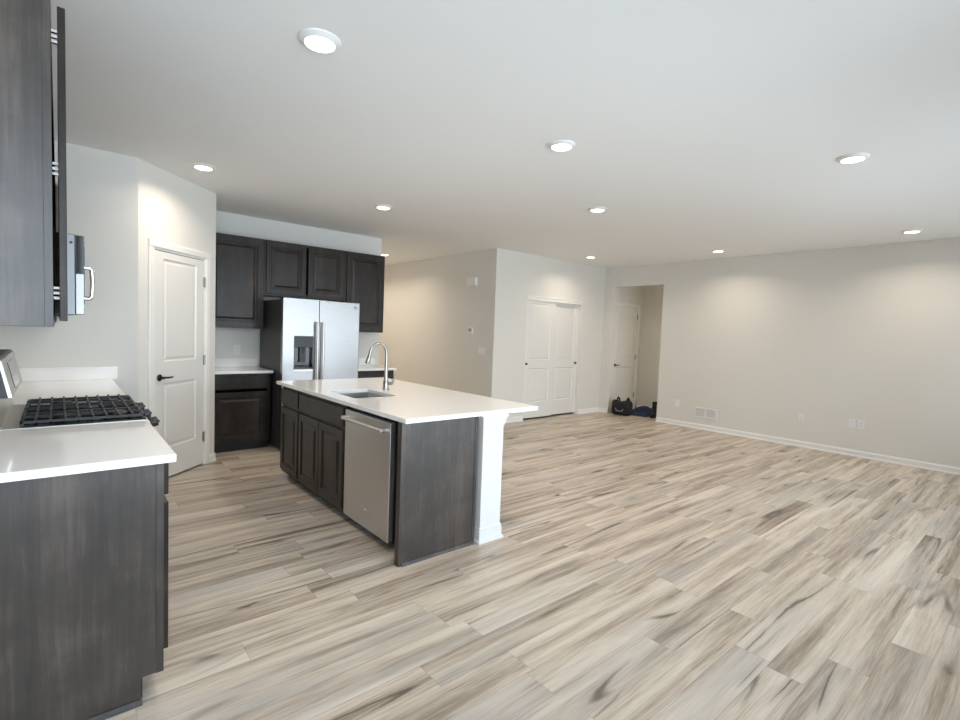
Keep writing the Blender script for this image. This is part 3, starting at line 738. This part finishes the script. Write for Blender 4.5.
plate('wall_outlet', frame_T((1.656, KY, 1.113), (1, 0)), .075, .118, 'white outlet on the kitchen wall above the short counter left of the refrigerator', 'outlet', 'outlet')
TH = lambda y, z: frame_T((HX, y, z), (0, -1))
plate('light_switch', TH(6.055, 1.145), .165, .118, 'white triple light switch plate on the hallway wall below the thermostat', 'switch', 'switch', 3)
r = thing('thermostat', (HX, 6.34, 1.46), 'small white thermostat on the hallway wall above the light switches', 'thermostat')
T = TH(6.34, 1.46)
bm = nb(); box(bm, -.06, .06, -.026, -.0003, -.055, .055, .006, T); link('housing', bm, WHITEP, r)
bm = nb(); box(bm, -.035, .035, -.028, -.0255, -.012, .035, .001, T); link('display', bm, GREYP, r)
r = thing('door_chime', (HX, 6.34, 2.25), 'white door chime box high on the hallway wall', 'chime')
T = TH(6.34, 2.255)
bm = nb(); box(bm, -.12, .12, -.05, -.0003, -.068, .068, .008, T); link('cover', bm, WHITEP, r)
bm = nb()
for i in range(4): box(bm, -.085+i*.045, -.050+i*.045, -.052, -.0495, -.045, .045, .001, T)
link('grille', bm, WHITEP, r)
# return air vent
r = thing('wall_vent', (XR, 3.71, .20), 'white louvered air vent low on the right wall', 'vent')
T = TRW(3.71, .272); vw, vh = .37, .165
bm = nb()
box(bm, -vw/2, vw/2, -.010, -.0003, -vh/2, -vh/2+.024, .003, T); box(bm, -vw/2, vw/2, -.010, -.0003, vh/2-.024, vh/2, .003, T)
box(bm, -vw/2, -vw/2+.026, -.010, -.0003, -vh/2+.02, vh/2-.02, .002, T); box(bm, vw/2-.026, vw/2, -.010, -.0003, -vh/2+.02, vh/2-.02, .002, T); box(bm, -.012, .012, -.010, -.0003, -vh/2+.02, vh/2-.02, .002, T)
link('frame', bm, WHITEP, r)
bm = nb(); box(bm, -vw/2+.02, vw/2-.02, -.0015, -.0004, -vh/2+.02, vh/2-.02, 0, T); link('backing', bm, GREYP, r)
for s_ in (-1, 1):
    bm = nb()
    for i in range(9):
        x = s_*(.012+.0075+i*.0160)
        box(bm, x-.0045, x+.0045, -.008, -.002, -vh/2+.024, vh/2-.024, 0, T)
    for z in (-.03, 0, .03): box(bm, min(s_*.012, s_*.16), max(s_*.012, s_*.16), -.006, -.003, z-.0015, z+.0015, 0, T)
    link('louver', bm, WHITEP, r)

# ------------------------------------------------------------------ things in the entry nook
# duffel bag
r = thing('duffel_bag', (8.02, 5.30, 0), 'black duffel bag on the floor at the left of the entry opening', 'bag')
bx, by = 8.02, 5.30
bm = nb(); T = Matrix.Translation((bx, by, 0)) @ Matrix.Rotation(R(-80), 4, 'Z')
prof = []
for i in range(24):
    a = 2*math.pi*i/24; c_, s_ = math.cos(a), math.sin(a)
    prof.append((.125*math.copysign(abs(c_)**.6, c_), .135+.135*math.copysign(abs(s_)**.6, s_)))
secs = [(-.235, .72), (-.225, .9), (-.19, .98), (-.06, .93), (.05, .95), (.18, 1.0), (.215, .92), (.228, .74)]
rings = []
for k_, (xx, sc) in enumerate(secs):
    rings.append([bm.verts.new(T @ Vector((xx*.72, y*sc, max(.001, .135+(z-.135)*sc*(1.0 if z < .135 else (1.0+.12*math.sin(k_*1.7))))))) for (y, z) in prof])
for A, B in zip(rings, rings[1:]):
    for i in range(24): bm.faces.new((A[i], A[(i+1) % 24], B[(i+1) % 24], B[i]))
bm.faces.new(rings[0]); bm.faces.new(rings[-1])
link('body', bm, BLACKF, r, smooth=True)
for s_ in (-1, 1):
    bm = nb(); tube(bm, [T @ Vector((s_*.09+.01, -.05, .24)), T @ Vector((s_*.095+.01, -.04, .30)), T @ Vector((s_*.10+.01, 0, .325)), T @ Vector((s_*.095+.01, .04, .30)), T @ Vector((s_*.09+.01, .06, .24))], .016, 8); link('strap', bm, BLACKF, r, smooth=True)
bm = nb(); box(bm, -.08, .09, -.132, -.120, .05, .17, .005, T); pk = link('pocket', bm, BLACKF, r)
bm = nb(); tube(bm, [T @ Vector((-.075, -.134, .14)), T @ Vector((-.06, -.136, .09)), T @ Vector((.05, -.136, .085)), T @ Vector((.075, -.134, .13))], .006, 8); link('piping', bm, GREYP, pk, smooth=True)
# blue mat / spread coat
bm = nb(); random.seed(4)
nx_, ny_ = 14, 14; P_ = {}
for i in range(nx_+1):
    for j in range(ny_+1):
        u, v = i/nx_, j/ny_
        x = 8.17+u*.36; y = 4.90+v*.42
        z = .012+.030*abs(math.sin(u*5.3+v*2.2))*math.sin(math.pi*min(1, v*1.2)*.9+.1)+.10*math.exp(-((u-.7)**2*2+(v-.5)**2)*4)+.03*math.sin(u*9+v*4)
        z = max(.004, z)*min(1, 7*min(u, 1-u, v, 1-v)+.15)
        P_[i, j] = (bm.verts.new((x+.02*math.sin(v*7), y+.03*math.sin(u*6), z+.004)), bm.verts.new((x+.02*math.sin(v*7), y+.03*math.sin(u*6), .0006)))
for i in range(nx_):
    for j in range(ny_):
        for k_ in (0, 1): bm.faces.new([P_[q][k_] for q in ((i, j), (i+1, j), (i+1, j+1), (i, j+1))])
for i in range(nx_):
    for j in (0, ny_):
        bm.faces.new([P_[i, j][0], P_[i+1, j][0], P_[i+1, j][1], P_[i, j][1]]); bm.faces.new([P_[j, i][0], P_[j, i+1][0], P_[j, i+1][1], P_[j, i][1]])
tag(link('coat', bm, BLUEF, None, (8.34, 5.12, 0), smooth=True), 'rumpled navy blue coat lying on the entry nook floor beside the bag', 'coat')
# boots
def boot(loc, rot, label):
    r = thing('boot', loc, label, 'boot', None)
    T = Matrix.Translation(loc) @ Matrix.Rotation(rot, 4, 'Z')
    bm = nb(); secs = []
    def ring(cx_, z, rx, ry, tilt=0):
        return [bm.verts.new(T @ Vector((cx_+rx*math.cos(2*math.pi*i/14), ry*math.sin(2*math.pi*i/14), z+tilt*math.cos(2*math.pi*i/14)))) for i in range(14)]
    rs = [ring(.05, .022, .130, .044), ring(.05, .045, .128, .046), ring(.035, .075, .108, .044, -.012), ring(.0, .10, .070, .042, -.012), ring(-.018, .14, .054, .042), ring(-.022, .19, .055, .044), ring(-.022, .225, .057, .046), ring(-.022, .224, .049, .038), ring(-.02, .13, .045, .034)]
    for A, B in zip(rs, rs[1:]):
        for i in range(14): bm.faces.new((A[i], A[(i+1) % 14], B[(i+1) % 14], B[i]))
    bm.faces.new(rs[0]); bm.faces.new(rs[-1])
    link('upper', bm, BLACKF, r, smooth=True)
    bm = nb(); a_ = []
    for z in (.0005, .024): a_.append([bm.verts.new(T @ Vector((.05+.136*math.cos(2*math.pi*i/18), .049*math.sin(2*math.pi*i/18), z))) for i in range(18)])
    for i in range(18): bm.faces.new((a_[0][i], a_[0][(i+1) % 18], a_[1][(i+1) % 18], a_[1][i]))
    bm.faces.new(a_[0]); bm.faces.new(a_[1]); link('sole', bm, RUBBER, r)
    bm = nb()
    for k_ in range(4):
        z = .098+k_*.028; x = .058-k_*.010
        tube(bm, [T @ Vector((x-.012, -.032, z)), T @ Vector((x+.002, 0, z+.006)), T @ Vector((x-.012, .032, z))], .0035, 6)
    link('laces', bm, GREYM, r, smooth=True)
boot((8.36, 4.815, 0), R(184), 'black boot nearest the right edge of the entry opening')
boot((8.74, 5.07, 0), R(186), 'black boot behind the other one, nearer the far wall of the nook')

# ------------------------------------------------------------------ ceiling lights
LIGHTS = [((.92, 2.30), 'largest and nearest round ceiling light, top left of the room'),
          ((.935, 4.78), 'round ceiling light in front of the pantry door'),
          ((2.66, 4.83), 'round ceiling light in front of the refrigerator cabinets'),
          ((2.64, 2.335), 'round ceiling light above the near end of the island, middle of the photo'),
          ((4.21, 3.20), 'round ceiling light halfway between the island and the closet'),
          ((4.20, 1.05), 'large round ceiling light at the right of the open floor'),
          ((7.24, 3.34), 'round ceiling light near the right wall above the vent'),
          ((7.22, 1.205), 'round ceiling light near the right wall at the right edge of the photo'),
          ((6.64, 5.13), 'round ceiling light in front of the closet doors'),
          ((4.36, 7.83), 'round ceiling light in the hallway just past the fridge-wall cabinets')]
def make_light(p, label):
    r = thing('ceiling_light', (*p, CEIL), label, 'ceiling light', 'recessed ceiling lights')
    T = Matrix.Translation((*p, CEIL))
    bm = nb(); lathe(bm, [(.094, -.0003), (.094, -.004), (.074, -.019), (.068, -.020), (.065, -.016), (.065, -.006)], T, 40); link('trim_ring', bm, WHITEP, r, smooth=True)
    bm = nb(); lathe(bm, [(0, -.019), (.045, -.0185), (.0645, -.0165), (.0645, -.007), (0, -.007)], T, 40); link('lens', bm, LENS, r, smooth=True)
    ld = bpy.data.lights.new('bulb', 'AREA'); ld.shape = 'DISK'; ld.size = .12; ld.spread = R(145); ld.energy = LAMP_WATT; ld.color = (1, .85, .70)
    lo = bpy.data.objects.new('bulb', ld); C.objects.link(lo); lo.parent = r; lo.location = (0, 0, -.022)
    return r
proto = make_light(*LIGHTS[0])
def dup(root, loc, label):
    c = root.copy(); C.objects.link(c); c.location = loc; c['label'] = label
    for ch in list(root.children):
        k_ = ch.copy(); C.objects.link(k_); k_.parent = c
    return c
for p, l in LIGHTS[1:]: dup(proto, (*p, CEIL), l)
dup(proto, (4.36, 8.75, CEIL), 'added round ceiling light brightening the hallway, hidden behind the fridge wall')  # unseen extra lamp, added to lift the hallway wall
dup(proto, (4.38, 9.7, CEIL), 'added round ceiling light brightening the far end of the hallway, out of sight')  # another added lamp out of view, only brightens the hallway
dup(proto, (8.52, 3.9, CEIL), 'round ceiling light inside the entry nook, out of sight behind the right wall')
